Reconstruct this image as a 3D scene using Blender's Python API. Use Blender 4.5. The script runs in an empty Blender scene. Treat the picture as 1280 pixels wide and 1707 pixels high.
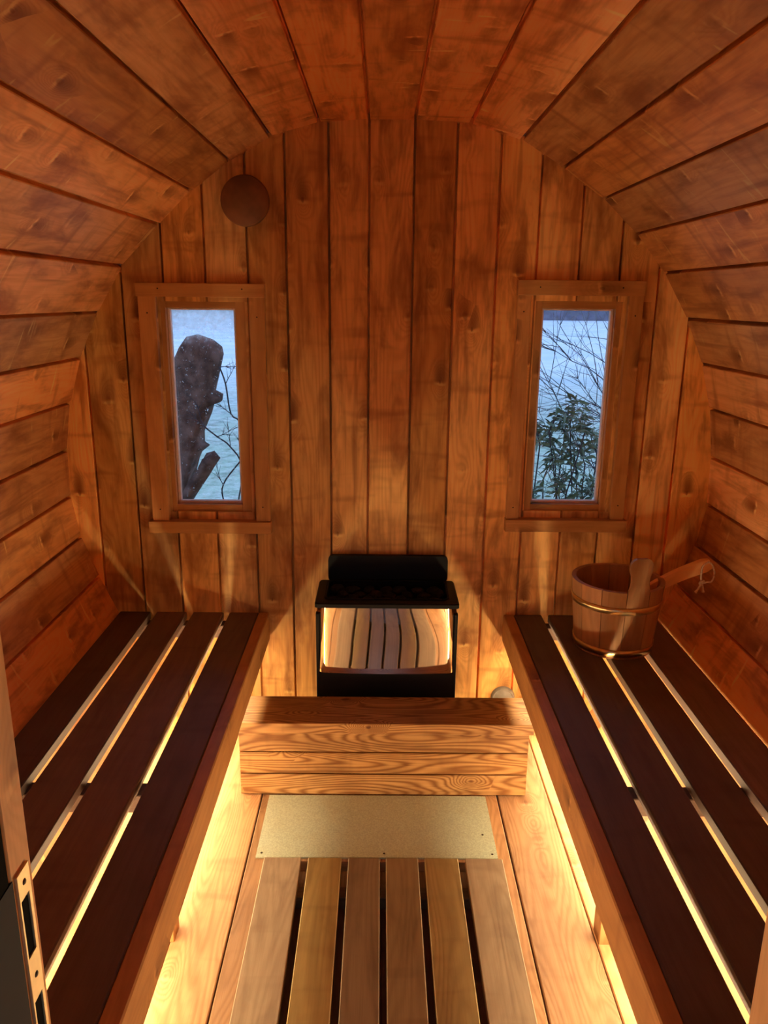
import bpy, bmesh, math, random
from mathutils import Vector, Matrix, noise
random.seed(7)
S = bpy.context.scene
COL = S.collection

# ------------------------------------------------------------------ camera
D = 2.56            # inner face of the back wall (camera at y = 0)
H = 1.5
cam_d = bpy.data.cameras.new('camera'); cam = bpy.data.objects.new('camera', cam_d); COL.objects.link(cam)
cam_d.sensor_fit = 'VERTICAL'; cam_d.sensor_height = 24.0; cam_d.lens = 24.0 * 1300.0 / 1707.0
cam_d.clip_start = 0.02; cam_d.clip_end = 1000
pit, rol, yaw = math.radians(15.3), math.radians(0.6), math.radians(0.3)
F = Vector((math.sin(yaw) * math.cos(pit), math.cos(yaw) * math.cos(pit), -math.sin(pit)))
R0 = Vector((math.cos(yaw), -math.sin(yaw), 0)); U0 = R0.cross(F)
R = math.cos(rol) * R0 + math.sin(rol) * U0; U = -math.sin(rol) * R0 + math.cos(rol) * U0
M = Matrix((R, U, -F)).transposed().to_4x4(); M.translation = (0, 0, H)
cam.matrix_world = M
S.camera = cam

# ------------------------------------------------------------------ world, exposure
S.view_settings.view_transform = 'Standard'; S.view_settings.look = 'None'
S.view_settings.gamma = 1; S.view_settings.use_curve_mapping = False
S.view_settings.exposure = 0.0
SKY = 1.7
S.cycles.max_bounces = 16; S.cycles.diffuse_bounces = 12; S.cycles.glossy_bounces = 6; S.cycles.transparent_max_bounces = 16
LAMP = 55.0           # strips behind the bench fascias
LAMP_FILL = 31.5       # strips added low under the benches to brighten the walls
LAMP_COL = (1.0, 0.76, 0.42)
w = bpy.data.worlds.new('dusk_sky'); S.world = w; w.use_nodes = True
wn = w.node_tree.nodes; wl = w.node_tree.links
bg = wn['Background']
tc = wn.new('ShaderNodeTexCoord'); sx = wn.new('ShaderNodeSeparateXYZ'); cr = wn.new('ShaderNodeValToRGB')
wl.new(tc.outputs['Generated'], sx.inputs[0]); wl.new(sx.outputs['Z'], cr.inputs[0]); wl.new(cr.outputs[0], bg.inputs[0])
cr.color_ramp.elements[0].position = 0.0; cr.color_ramp.elements[0].color = (0.60, 0.78, 1.0, 1)
cr.color_ramp.elements[1].position = 1.0; cr.color_ramp.elements[1].color = (0.36, 0.52, 0.95, 1)
bg.inputs[1].default_value = SKY

# ------------------------------------------------------------------ node helpers
def new_mat(name):
    m = bpy.data.materials.new(name); m.use_nodes = True
    nt = m.node_tree; return m, nt, nt.nodes['Principled BSDF']
class G:
    def __init__(s, nt): s.nt = nt
    def n(s, t, **k):
        nd = s.nt.nodes.new(t)
        for a, b in k.items(): setattr(nd, a, b)
        return nd
    def put(s, sock, v):
        if hasattr(v, 'links'): s.nt.links.new(v, sock)
        else: sock.default_value = v
    def m(s, op, a, b=0.0, c=0.0):
        nd = s.n('ShaderNodeMath', operation=op); s.put(nd.inputs[0], a); s.put(nd.inputs[1], b)
        if op in ('MULTIPLY_ADD',): s.put(nd.inputs[2], c)
        return nd.outputs[0]
    def comb(s, x, y, z=0.0):
        nd = s.n('ShaderNodeCombineXYZ'); s.put(nd.inputs[0], x); s.put(nd.inputs[1], y); s.put(nd.inputs[2], z); return nd.outputs[0]
    def noise(s, vec, scale=1.0, detail=2.0, rough=0.5, dist=0.0):
        nd = s.n('ShaderNodeTexNoise'); s.put(nd.inputs['Vector'], vec); nd.inputs['Scale'].default_value = scale
        nd.inputs['Detail'].default_value = detail; nd.inputs['Roughness'].default_value = rough
        nd.inputs['Distortion'].default_value = dist; return nd.outputs[0]
    def ss(s, v, a, b, lo=0.0, hi=1.0):
        nd = s.n('ShaderNodeMapRange', interpolation_type='SMOOTHSTEP'); s.put(nd.inputs[0], v)
        for i, x in enumerate((a, b, lo, hi)): nd.inputs[i + 1].default_value = x
        return nd.outputs[0]
    def mix(s, f, a, b, blend='MIX'):
        nd = s.n('ShaderNodeMix', data_type='RGBA', blend_type=blend); s.put(nd.inputs[0], f)
        s.put(nd.inputs[6], a); s.put(nd.inputs[7], b); return nd.outputs[2]
def c4(c): return (c[0], c[1], c[2], 1.0)

def wood(name, light, dark, knot, rough=0.5, ring=0.45, mottle=0.5, ringf=90.0, spec=0.3, knots=1.0, bump=0.25, streak=0.0, smearf=0.75, glintf=0.6, knotf=0.6):
    """plank wood: reads uv in metres (u along the grain) and a per-plank tone attribute"""
    m, nt, b = new_mat(name); g = G(nt)
    uv = g.n('ShaderNodeUVMap', uv_map='UVMap').outputs[0]
    sp = g.n('ShaderNodeSeparateXYZ'); g.put(sp.inputs[0], uv); u, v = sp.outputs[0], sp.outputs[1]
    tone = g.n('ShaderNodeVertexColor', layer_name='tone')
    ts = g.n('ShaderNodeSeparateColor'); g.put(ts.inputs[0], tone.outputs[0])
    # knots
    wob = g.noise(g.comb(g.m('MULTIPLY', u, 14.0), g.m('MULTIPLY', v, 22.0)), 1, 2, 0.5)
    wob = g.m('MULTIPLY', g.m('SUBTRACT', wob, 0.5), 0.10)
    vor = g.n('ShaderNodeTexVoronoi', feature='F1', voronoi_dimensions='2D'); vor.inputs['Scale'].default_value = 1.0
    g.put(vor.inputs['Vector'], g.comb(g.m('MULTIPLY_ADD', u, 4.2, wob), g.m('MULTIPLY_ADD', v, 8.5, wob)))
    d = vor.outputs['Distance']; vc = g.n('ShaderNodeSeparateColor'); g.put(vc.inputs[0], vor.outputs['Color'])
    on = g.m('MULTIPLY', g.ss(vc.outputs[0], 0.38, 0.40, 0.0, knots), g.m('MULTIPLY_ADD', vc.outputs[2], 0.9, 0.25))
    ps = g.n('ShaderNodeSeparateXYZ'); g.put(ps.inputs[0], vor.outputs['Position'])
    du = g.m('SUBTRACT', g.m('MULTIPLY_ADD', u, 4.2, wob), ps.outputs[0]); dv = g.m('SUBTRACT', g.m('MULTIPLY_ADD', v, 8.5, wob), ps.outputs[1])
    size = g.m('MULTIPLY_ADD', vc.outputs[1], 0.050, 0.020)
    kn = g.m('MULTIPLY', on, g.m('SUBTRACT', 1.0, g.ss(g.m('DIVIDE', d, size), 0.5, 1.3)))
    halo = g.m('MULTIPLY', on, g.m('POWER', 2.718, g.m('MULTIPLY', g.m('MULTIPLY', d, d), -26.0)))
    # dark stain that trails off on one side of the knot and a painted dent highlight on the other
    smear = g.m('MULTIPLY', g.m('MULTIPLY', g.ss(du, -0.02, 0.02), g.ss(du, 0.05, 0.50, 1.0, 0.0)), g.ss(g.m('ABSOLUTE', dv), 0.02, 0.26, 1.0, 0.0))
    smear = g.m('MULTIPLY', on, smear)
    dash = g.m('MULTIPLY', g.m('MULTIPLY', g.ss(g.m('ABSOLUTE', g.m('ADD', du, 0.035)), 0.008, 0.030, 1.0, 0.0), g.ss(g.m('ABSOLUTE', dv), 0.05, 0.22, 1.0, 0.0)), on)
    # cathedral grain from the contour lines of a long stretched field
    fld = g.noise(g.comb(g.m('MULTIPLY', u, 1.1), g.m('MULTIPLY', v, 9.0)), 1, 1.0, 0.4)
    fine = g.noise(g.comb(g.m('MULTIPLY', u, 6.0), g.m('MULTIPLY', v, 240.0)), 1, 2, 0.6)
    fld = g.m('ADD', fld, g.m('MULTIPLY', halo, 0.45)); fld = g.m('MULTIPLY_ADD', fine, 0.012, fld)
    rg = g.m('MULTIPLY_ADD', g.m('SINE', g.m('MULTIPLY', fld, ringf)), 0.5, 0.5)
    rg = g.m('POWER', rg, 1.6)
    col = g.mix(g.m('MULTIPLY', rg, ring), c4(light), c4(dark))
    col = g.mix(g.ss(fine, 0.35, 0.75, 0.0, 0.35), col, c4(dark))
    # blotches of stain, running both along and across the board
    mo = g.noise(g.comb(g.m('MULTIPLY', u, 3.6), g.m('MULTIPLY', v, 13.0)), 1, 4, 0.62, 0.35)
    mo2 = g.noise(g.comb(g.m('MULTIPLY', u, 17.0), g.m('MULTIPLY', v, 3.5)), 1, 2, 0.5, 0.3)
    col = g.mix(g.ss(mo, 0.42, 0.74, 0.0, mottle), col, c4((dark[0] * .42, dark[1] * .31, dark[2] * .30)))
    col = g.mix(g.ss(mo2, 0.52, 0.80, 0.0, mottle * 0.8), col, c4((dark[0] * .52, dark[1] * .40, dark[2] * .38)))
    if streak:
        st = g.noise(g.comb(g.m('MULTIPLY', u, 22.0), g.m('MULTIPLY', v, 5.0)), 1, 2, 0.5, 1.2)
        col = g.mix(g.ss(st, 0.66, 0.74, 0.0, streak), col, c4([min(1, x * 1.7) for x in light]))  # pale grain streaks, also painting highlights into the ceiling boards
    vs_ = g.noise(g.comb(g.m('MULTIPLY', u, 2.2), g.m('MULTIPLY', v, 38.0)), 1, 2, 0.5)
    col = g.mix(g.ss(vs_, 0.52, 0.78, 0.0, mottle * 0.75), col, c4((dark[0] * .48, dark[1] * .36, dark[2] * .35)))
    col = g.mix(g.m('MULTIPLY', halo, 0.30), col, c4(dark))
    col = g.mix(g.m('MULTIPLY', smear, smearf), col, c4(knot))
    col = g.mix(g.m('MULTIPLY', dash, glintf), col, c4([min(1, x * 1.35 + .02) for x in light]))
    col = g.mix(g.m('MULTIPLY', kn, knotf), col, c4(knot))
    # per-plank tone
    k = g.m('MULTIPLY_ADD', ts.outputs[0], 0.7, 0.65)
    hue = g.mix(ts.outputs[1], (1.0, 0.93, 0.80, 1), (1.0, 1.05, 1.2, 1))
    hue = g.mix(ts.outputs[2], hue, (1.05, 1.08, 0.45, 1))  # yellow tint by blue channel, paints lamplight on the duckboard
    col = g.mix(1.0, col, g.comb(k, k, k), 'MULTIPLY'); col = g.mix(1.0, col, hue, 'MULTIPLY')
    g.put(b.inputs['Base Color'], col); b.inputs['Roughness'].default_value = rough
    b.inputs['Specular IOR Level'].default_value = spec
    bp = g.n('ShaderNodeBump'); bp.inputs['Strength'].default_value = bump; bp.inputs['Distance'].default_value = 0.002
    g.put(bp.inputs['Height'], g.m('SUBTRACT', g.m('MULTIPLY', mo, 0.8), g.m('MULTIPLY_ADD', kn, 0.7, g.m('MULTIPLY', rg, 0.3))))
    g.put(b.inputs['Normal'], bp.outputs[0])
    return m

def plain(name, col, rough=0.5, metal=0.0, spec=0.5, var=0.15, scale=30.0, bump=0.0):
    m, nt, b = new_mat(name); g = G(nt)
    tco = g.n('ShaderNodeTexCoord').outputs['Object']
    nz = g.noise(tco, scale, 3, 0.6)
    g.put(b.inputs['Base Color'], g.mix(g.ss(nz, 0.3, 0.7), c4([x * (1 - var) for x in col]), c4([min(1, x * (1 + var)) for x in col])))
    b.inputs['Roughness'].default_value = rough; b.inputs['Metallic'].default_value = metal
    b.inputs['Specular IOR Level'].default_value = spec
    if bump:
        bp = g.n('ShaderNodeBump'); bp.inputs['Strength'].default_value = bump; bp.inputs['Distance'].default_value = 0.004
        g.put(bp.inputs['Height'], nz); g.put(b.inputs['Normal'], bp.outputs[0])
    return m

M_WALL = wood('stained_wall_pine', (0.94, 0.57, 0.19), (0.70, 0.36, 0.100), (0.20, 0.065, 0.020), rough=0.55, ring=0.5, mottle=0.85, ringf=100)
M_CEIL = wood('stained_ceiling_pine', (0.88, 0.47, 0.185), (0.68, 0.30, 0.098), (0.24, 0.075, 0.022), rough=0.48, ring=0.4, mottle=0.78, ringf=85, streak=0.55, glintf=0.9)
M_FLOOR = wood('pine_floor', (0.54, 0.315, 0.165), (0.36, 0.185, 0.085), (0.16, 0.06, 0.02), smearf=0.7, glintf=0.5, rough=0.42, ring=0.6, mottle=0.42, ringf=150, spec=0.4)
M_DUCK = wood('duckboard_wood', (0.34, 0.245, 0.145), (0.235, 0.160, 0.092), (0.15, 0.06, 0.03), rough=0.5, ring=0.45, mottle=0.42, ringf=110, knots=0.0)
M_BENCH = wood('bench_aspen', (0.190, 0.137, 0.118), (0.137, 0.094, 0.080), (0.10, 0.04, 0.02), rough=0.55, ring=0.3, mottle=0.3, ringf=60, knots=0.0, spec=0.25)
M_BOX = wood('larch_planks', (0.48, 0.285, 0.115), (0.20, 0.085, 0.026), (0.11, 0.035, 0.012), smearf=0.3, glintf=0.1, knotf=1.0, rough=0.45, ring=0.95, mottle=0.42, ringf=185, spec=0.35)
M_TRIM = wood('window_trim_pine', (0.60, 0.32, 0.11), (0.44, 0.21, 0.066), (0.09, 0.028, 0.01), rough=0.5, ring=0.35, mottle=0.35, ringf=70)
M_JAMB = wood('door_jamb_pine', (0.86, 0.50, 0.20), (0.70, 0.36, 0.125), (0.2, 0.07, 0.02), rough=0.5, ring=0.35, mottle=0.3)
M_FASC = wood('bench_fascia_pine', (0.52, 0.275, 0.10), (0.38, 0.18, 0.060), (0.12, 0.04, 0.015), rough=0.5, ring=0.35, mottle=0.35)
M_BUCKET = wood('bucket_pine', (0.50, 0.27, 0.12), (0.37, 0.18, 0.072), (0.12, 0.04, 0.02), rough=0.5, ring=0.5, mottle=0.35, ringf=80, knots=0.0)
M_BLACK = plain('black_enamel', (0.004, 0.0035, 0.0035), rough=0.5, spec=0.22)
M_CHROME = plain('polished_steel', (0.86, 0.82, 0.74), rough=0.035, metal=1.0, var=0.02)
M_BAND = plain('brass_band', (0.85, 0.66, 0.36), rough=0.30, metal=1.0, var=0.08)
M_STEEL = plain('dull_steel', (0.55, 0.50, 0.42), rough=0.4, metal=1.0, var=0.1)
M_STRIKE = plain('strike_brass', (0.80, 0.62, 0.36), rough=0.45, metal=0.8, var=0.12)
M_DARK = plain('recess_shade', (0.006, 0.005, 0.006), rough=0.8, spec=0.05)  # near-black colour puts shade into the rebate and keeper holes
M_GREY = plain('grey_plastic', (0.30, 0.27, 0.23), rough=0.5, spec=0.3)
M_DISC = plain('dark_stained_disc', (0.22, 0.10, 0.045), rough=0.55, spec=0.3, var=0.25, scale=9)
M_LOCK = plain('dark_grey_paint', (0.018, 0.018, 0.032), rough=0.6, spec=0.12, scale=12)
M_STONE = plain('heater_stone', (0.018, 0.016, 0.015), rough=0.85, spec=0.15, var=0.4, scale=40, bump=0.5)
M_ROPE = plain('natural_cord', (0.85, 0.70, 0.52), rough=0.9, spec=0.1, scale=200)
M_NAIL = plain('nail_head', (0.05, 0.03, 0.02), rough=0.5, metal=0.5)
M_BARK = plain('weathered_timber', (0.115, 0.070, 0.062), rough=0.9, spec=0.1, var=0.5, scale=14, bump=0.8)
M_TWIG = plain('bare_twig_bark', (0.055, 0.055, 0.075), rough=0.9, spec=0.1, var=0.3)
M_LEAF = plain('evergreen_leaf', (0.095, 0.150, 0.105), rough=0.45, spec=0.5, var=0.5, scale=9)
M_HEDGE = plain('far_hedge', (0.10, 0.10, 0.17), rough=0.95, spec=0.0, var=0.3, scale=2)

def plate_mat():
    m, nt, b = new_mat('galvanised_plate'); g = G(nt)
    o = g.n('ShaderNodeTexCoord').outputs['Object']
    a = g.noise(o, 260, 2, 0.6); c = g.noise(o, 9, 4, 0.6)
    col = g.mix(g.ss(a, 0.3, 0.7), (0.44, 0.52, 0.42, 1), (0.60, 0.70, 0.56, 1))
    col = g.mix(g.ss(c, 0.5, 0.8, 0, 0.25), col, (0.45, 0.40, 0.22, 1))
    g.put(b.inputs['Base Color'], col); b.inputs['Metallic'].default_value = 0.25; b.inputs['Roughness'].default_value = 0.5
    return m
M_PLATE = plate_mat()

def glow_mat(nm='warm_led', LAMP=LAMP):
    m, nt, b = new_mat(nm); b.inputs['Base Color'].default_value = (1, .8, .5, 1)
    b.inputs['Emission Color'].default_value = c4(LAMP_COL); b.inputs['Emission Strength'].default_value = LAMP
    return m
M_LED = glow_mat(); M_LED2 = glow_mat('warm_led_fill', LAMP_FILL)

def glass_mat(name, frost):
    m, nt, b = new_mat(name); g = G(nt); nt.nodes.remove(b)
    out = nt.nodes['Material Output']
    tr = g.n('ShaderNodeBsdfTransparent'); tr.inputs[0].default_value = (0.93, 0.96, 0.97, 1)
    gl = g.n('ShaderNodeBsdfGlossy'); gl.inputs['Roughness'].default_value = 0.03
    fr = g.n('ShaderNodeFresnel'); fr.inputs[0].default_value = 1.45
    mx = g.n('ShaderNodeMixShader'); g.put(mx.inputs[0], fr.outputs[0]); g.put(mx.inputs[1], tr.outputs[0]); g.put(mx.inputs[2], gl.outputs[0])
    o = g.n('ShaderNodeTexCoord').outputs['Object']; sp = g.n('ShaderNodeSeparateXYZ'); g.put(sp.inputs[0], o)
    tl = g.n('ShaderNodeBsdfTranslucent'); tl.inputs[0].default_value = (0.85, 0.86, 0.92, 1)
    nz = g.noise(o, 55, 4, 0.7); sp2 = g.noise(o, 180, 2, 0.5)
    top = g.ss(g.m('MULTIPLY_ADD', g.noise(o, 45, 4, 0.7), 0.12, sp.outputs[2]), 0.27, 0.37)
    drops = g.m('MULTIPLY', g.ss(sp2, 0.62, 0.70), g.ss(nz, 0.50, 0.62))
    f = g.m('MINIMUM', g.m('ADD', g.m('MULTIPLY', top, g.ss(nz, 0.30, 0.68, 0.30, 0.95)), g.m('MULTIPLY', drops, 0.5)), 0.92)
    f = g.m('MULTIPLY', f, frost)
    m2 = g.n('ShaderNodeMixShader'); g.put(m2.inputs[0], f); g.put(m2.inputs[1], mx.outputs[0]); g.put(m2.inputs[2], tl.outputs[0])
    g.put(out.inputs[0], m2.outputs[0]); return m

def ground_mat():
    m, nt, b = new_mat('frosted_grass'); g = G(nt)
    o = g.n('ShaderNodeTexCoord').outputs['Object']
    sp = g.n('ShaderNodeSeparateXYZ'); g.put(sp.inputs[0], o)
    a = g.noise(g.comb(g.m('MULTIPLY', sp.outputs[0], 1.0), g.m('MULTIPLY', sp.outputs[1], 0.5)), 3.0, 5, 0.7)
    c = g.noise(o, 0.5, 3, 0.6); e = g.noise(o, 5, 5, 0.8)
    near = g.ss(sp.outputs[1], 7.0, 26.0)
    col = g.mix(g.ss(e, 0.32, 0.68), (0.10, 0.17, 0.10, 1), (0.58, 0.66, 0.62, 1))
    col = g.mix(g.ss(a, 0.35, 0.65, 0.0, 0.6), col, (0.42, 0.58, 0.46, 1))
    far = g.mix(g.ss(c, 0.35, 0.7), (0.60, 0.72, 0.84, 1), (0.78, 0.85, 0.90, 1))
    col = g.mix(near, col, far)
    g.put(b.inputs['Base Color'], col); b.inputs['Roughness'].default_value = 0.95; b.inputs['Specular IOR Level'].default_value = 0.1
    return m
M_GROUND = ground_mat()

# ------------------------------------------------------------------ mesh builder
class MB:
    def __init__(s): s.v = []; s.f = []; s.uv = []; s.t = []; s.sm = []
    def poly(s, idx, uvs, tone, smooth=False):
        s.f.append(tuple(idx)); s.uv.append(uvs); s.t.append(tone); s.sm.append(smooth)
    def prism(s, prof, place, l0, l1, tone=None, uvo=None, caps=True, smooth=False, segs=1):
        """prof: (w,t) outline; place(l,w,t)->xyz; l0,l1 numbers or functions of (w,t)"""
        if tone is None: tone = (random.random(), random.random(), 0)
        if uvo is None: uvo = (random.uniform(0, 80), random.uniform(0, 80))
        f0 = l0 if callable(l0) else (lambda w, t: l0); f1 = l1 if callable(l1) else (lambda w, t: l1)
        n = len(prof); base = len(s.v); ls = []
        for k in range(segs + 1):
            for (w_, t_) in prof:
                a, b_ = f0(w_, t_), f1(w_, t_); l = a + (b_ - a) * k / segs
                ls.append(l); s.v.append(tuple(place(l, w_, t_)))
        per = [0.0]
        for i in range(n):
            a, b_ = prof[i], prof[(i + 1) % n]; per.append(per[-1] + math.hypot(b_[0] - a[0], b_[1] - a[1]))
        for k in range(segs):
            for i in range(n):
                j = (i + 1) % n; A = base + k * n
                q = (A + i, A + j, A + n + j, A + n + i)
                vv = ((ls[k * n + i], per[i]), (ls[k * n + j], per[i + 1]), (ls[(k + 1) * n + j], per[i + 1]), (ls[(k + 1) * n + i], per[i]))
                s.poly(q, [(a + uvo[0], b_ + uvo[1]) for a, b_ in vv], tone, smooth)
        if caps:
            e = base + segs * n
            s.poly([base + i for i in reversed(range(n))], [(prof[i][0] * .3 + uvo[0], prof[i][1] + uvo[1]) for i in reversed(range(n))], tone)
            s.poly([e + i for i in range(n)], [(prof[i][0] * .3 + uvo[0], prof[i][1] + uvo[1]) for i in range(n)], tone)
        return s
    def board(s, lo, hi, axis='x', ch=0.002, tone=None, uvo=None):
        """a chamfered board between two corners, grain along axis"""
        ax = 'xyz'.index(axis); o = [i for i in range(3) if i != ax]
        w0, w1, t0, t1 = lo[o[0]], hi[o[0]], lo[o[1]], hi[o[1]]
        prof = [(w0 + ch, t0), (w1 - ch, t0), (w1, t0 + ch), (w1, t1 - ch), (w1 - ch, t1), (w0 + ch, t1), (w0, t1 - ch), (w0, t0 + ch)]
        def place(l, w_, t_):
            p = [0, 0, 0]; p[ax] = l; p[o[0]] = w_; p[o[1]] = t_; return p
        return s.prism(prof, place, lo[ax], hi[ax], tone, uvo)
    def tube(s, pts, rad, n=8, tone=(.5, .5, 0), caps=True, smooth=True):
        pts = [Vector(p) for p in pts]; base = len(s.v); L = 0
        rads = rad if isinstance(rad, (list, tuple)) else [rad] * len(pts)
        up = Vector((0.13, 0.21, 1)).normalized()
        for k, p in enumerate(pts):
            d = (pts[min(k + 1, len(pts) - 1)] - pts[max(k - 1, 0)]).normalized()
            a = d.cross(up)
            if a.length < 1e-3: a = d.cross(Vector((1, 0, 0)))
            a.normalize(); b_ = d.cross(a)
            for i in range(n):
                th = 2 * math.pi * i / n; s.v.append(tuple(p + (a * math.cos(th) + b_ * math.sin(th)) * rads[k]))
        for k in range(len(pts) - 1):
            dl = (pts[k + 1] - pts[k]).length
            for i in range(n):
                j = (i + 1) % n; A = base + k * n
                s.poly((A + i, A + j, A + n + j, A + n + i), [(L, i * .01), (L, i * .01 + .01), (L + dl, i * .01 + .01), (L + dl, i * .01)], tone, smooth)
            L += dl
        if caps:
            e = base + (len(pts) - 1) * n
            s.poly([base + i for i in reversed(range(n))], [(0, 0)] * n, tone); s.poly([e + i for i in range(n)], [(0, 0)] * n, tone)
        return s
    def lathe(s, prof, c=(0, 0, 0), n=32, axis='z', tone=(.5, .5, 0), smooth=True, closed=False):
        base = len(s.v); c = Vector(c)
        for (r, h) in prof:
            for i in range(n):
                th = 2 * math.pi * i / n; a, b_ = r * math.cos(th), r * math.sin(th)
                p = {'z': (a, b_, h), 'y': (a, h, b_), 'x': (h, a, b_)}[axis]
                s.v.append(tuple(c + Vector(p)))
        m_ = len(prof)
        for k in range(m_ if closed else m_ - 1):
            for i in range(n):
                j = (i + 1) % n; A = base + k * n; B = base + ((k + 1) % m_) * n
                s.poly((A + i, A + j, B + j, B + i), [(prof[k][1], i * .02), (prof[k][1], i * .02 + .02), (prof[(k + 1) % m_][1], i * .02 + .02), (prof[(k + 1) % m_][1], i * .02)], tone, smooth)
        return s
    def build(s, name, mat, parent=None, loc=None, bevel=0.0, fix=True):
        me = bpy.data.meshes.new(name)
        o = bpy.data.objects.new(name, me); COL.objects.link(o)
        off = Vector(loc) if loc is not None else Vector((0, 0, 0))
        me.from_pydata([tuple(Vector(v) - off) for v in s.v], [], s.f)
        me.uv_layers.new(name='UVMap'); me.color_attributes.new('tone', 'FLOAT_COLOR', 'CORNER')
        us = [c for fu in s.uv for p in fu for c in p]
        ts = [c for fi, f in enumerate(s.f) for _ in f for c in (s.t[fi][0], s.t[fi][1], s.t[fi][2], 1.0)]
        me.uv_layers['UVMap'].data.foreach_set('uv', us); me.color_attributes['tone'].data.foreach_set('color', ts)
        me.polygons.foreach_set('use_smooth', s.sm)
        me.materials.append(mat); o.location = off
        if fix:
            bm = bmesh.new(); bm.from_mesh(me); bmesh.ops.recalc_face_normals(bm, faces=bm.faces); bm.to_mesh(me); bm.free()
        if bevel:
            md = o.modifiers.new('bevel', 'BEVEL'); md.width = bevel; md.segments = 2; md.limit_method = 'ANGLE'
        if parent: attach(o, parent)
        return o
def attach(o, parent):
    o.parent = parent; o.matrix_parent_inverse = Matrix.Translation(-Vector(origin_of(parent)))
def origin_of(o):
    v = Vector((0, 0, 0)); v += o.location
    p = o.parent
    if p: return v   # children keep world-like locations here
    return v
def tag(o, label=None, cat=None, group=None, kind=None):
    for k, v in (('label', label), ('category', cat), ('group', group), ('kind', kind)):
        if v: o[k] = v
    return o
def thing(name, loc, label, cat, group=None, kind=None):
    o = bpy.data.objects.new(name, None); COL.objects.link(o); o.location = loc; o.empty_display_size = .05
    return tag(o, label, cat, group, kind)

# ------------------------------------------------------------------ the shell of staves
left = [(-0.044, 2.016), (-0.193, 2.006), (-0.341, 1.966), (-0.466, 1.898), (-0.585, 1.812), (-0.690, 1.712), (-0.815, 1.589), (-0.904, 1.448),
        (-0.972, 1.305), (-1.018, 1.160), (-1.043, 1.002), (-1.046, 0.845), (-1.025, 0.701), (-0.975, 0.560), (-0.914, 0.415), (-0.84, 0.26), (-0.75, 0.10), (-0.64, -0.06)]
right = [(0.094, 2.017), (0.262, 2.010), (0.417, 1.967), (0.549, 1.890), (0.679, 1.803), (0.790, 1.702), (0.888, 1.587), (0.975, 1.447), (1.040, 1.306),
         (1.081, 1.162), (1.104, 1.000), (1.110, 0.838), (1.086, 0.694), (1.034, 0.552), (0.975, 0.415), (0.90, 0.26), (0.81, 0.10), (0.70, -0.06)]
arch = list(reversed(left)) + right     # left bottom -> over the top -> right bottom
def arch_z(x):
    best = -1
    for (a, b_) in zip(arch, arch[1:]):
        if a[0] != b_[0] and min(a[0], b_[0]) <= x <= max(a[0], b_[0]):
            best = max(best, a[1] + (b_[1] - a[1]) * (x - a[0]) / (b_[0] - a[0]))
    return best
def arch_z_low(x):
    best = 9
    for (a, b_) in zip(arch, arch[1:]):
        if a[0] != b_[0] and min(a[0], b_[0]) <= x <= max(a[0], b_[0]):
            best = min(best, a[1] + (b_[1] - a[1]) * (x - a[0]) / (b_[0] - a[0]))
    return best if best < 1.0 else -0.06
def normals():
    ns = []
    for i in range(len(arch)):
        a = Vector(arch[max(i - 1, 0)]); b_ = Vector(arch[min(i + 1, len(arch) - 1)]); d = (b_ - a).normalized()
        ns.append(Vector((-d.y, d.x)))     # outward
    return ns
NS = normals(); TH = 0.045
def stave(mb, i, y0, y1):
    a, b_ = Vector(arch[i]), Vector(arch[i + 1]); d = (b_ - a).normalized(); n = Vector((-d.y, d.x))
    L = (b_ - a).length; g_ = random.uniform(0.0036, 0.0058); dp = 0.018; off = random.uniform(-0.002, 0.003)
    pts = [a + d * g_ + n * off, b_ - d * g_ + n * off, b_ - d * (g_ - .0015) + n * dp, b_ + n * dp, b_ + NS[i + 1] * TH, a + NS[i] * TH, a + n * dp, a + d * (g_ - .0015) + n * dp]
    c = 0.002
    pts = [a + d * (g_ + c) + n * off, b_ - d * (g_ + c) + n * off, b_ - d * g_ + n * (off + c)] + pts[2:] + [a + d * g_ + n * (off + c)]
    mb.prism([(p.x, p.y) for p in pts], lambda l, w_, t_: (w_, l, t_), y0, y1)
nL = len(left)
groups = {'wall_left': range(0, 8), 'ceiling': range(8, len(arch) - 1 - 8), 'wall_right': range(len(arch) - 1 - 8, len(arch) - 1)}
for nm, rg_ in groups.items():
    mb = MB()
    for i in rg_: stave(mb, i, -0.75, D + 0.10)
    tag(mb.build(nm, M_CEIL), kind='structure')

# back wall of vertical boards, cut round the two windows
edges = [-1.095, -0.955, -0.822, -0.690, -0.556, -0.422, -0.300, -0.166, -0.042, 0.095, 0.224, 0.3575, 0.4835, 0.618, 0.747, 0.872, 0.982, 1.13]
WIN = [(-0.705, -0.435, 0.795, 1.485), (0.485, 0.765, 0.808, 1.498)]
def vplank(mb, x0, x1, z0, z1, y0, y1, gl, gr, tone, uvo, edge0, edge1):
    dp = 0.020; g_ = 0.0034; c = 0.0020
    prof = []
    if gl: prof += [(x0, y0 + dp), (x0 + g_, y0 + dp), (x0 + g_, y0 + c), (x0 + g_ + c, y0)]
    else: prof += [(x0, y0)]
    if gr: prof += [(x1 - g_ - c, y0), (x1 - g_, y0 + c), (x1 - g_, y0 + dp), (x1, y0 + dp)]
    else: prof += [(x1, y0)]
    prof += [(x1, y1), (x0, y1)]
    uo = (uvo[0], uvo[1] + (x0 - edge0))
    mb.prism(prof, lambda l, w_, t_: (w_, t_, l), z0, z1, tone, uo)
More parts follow.
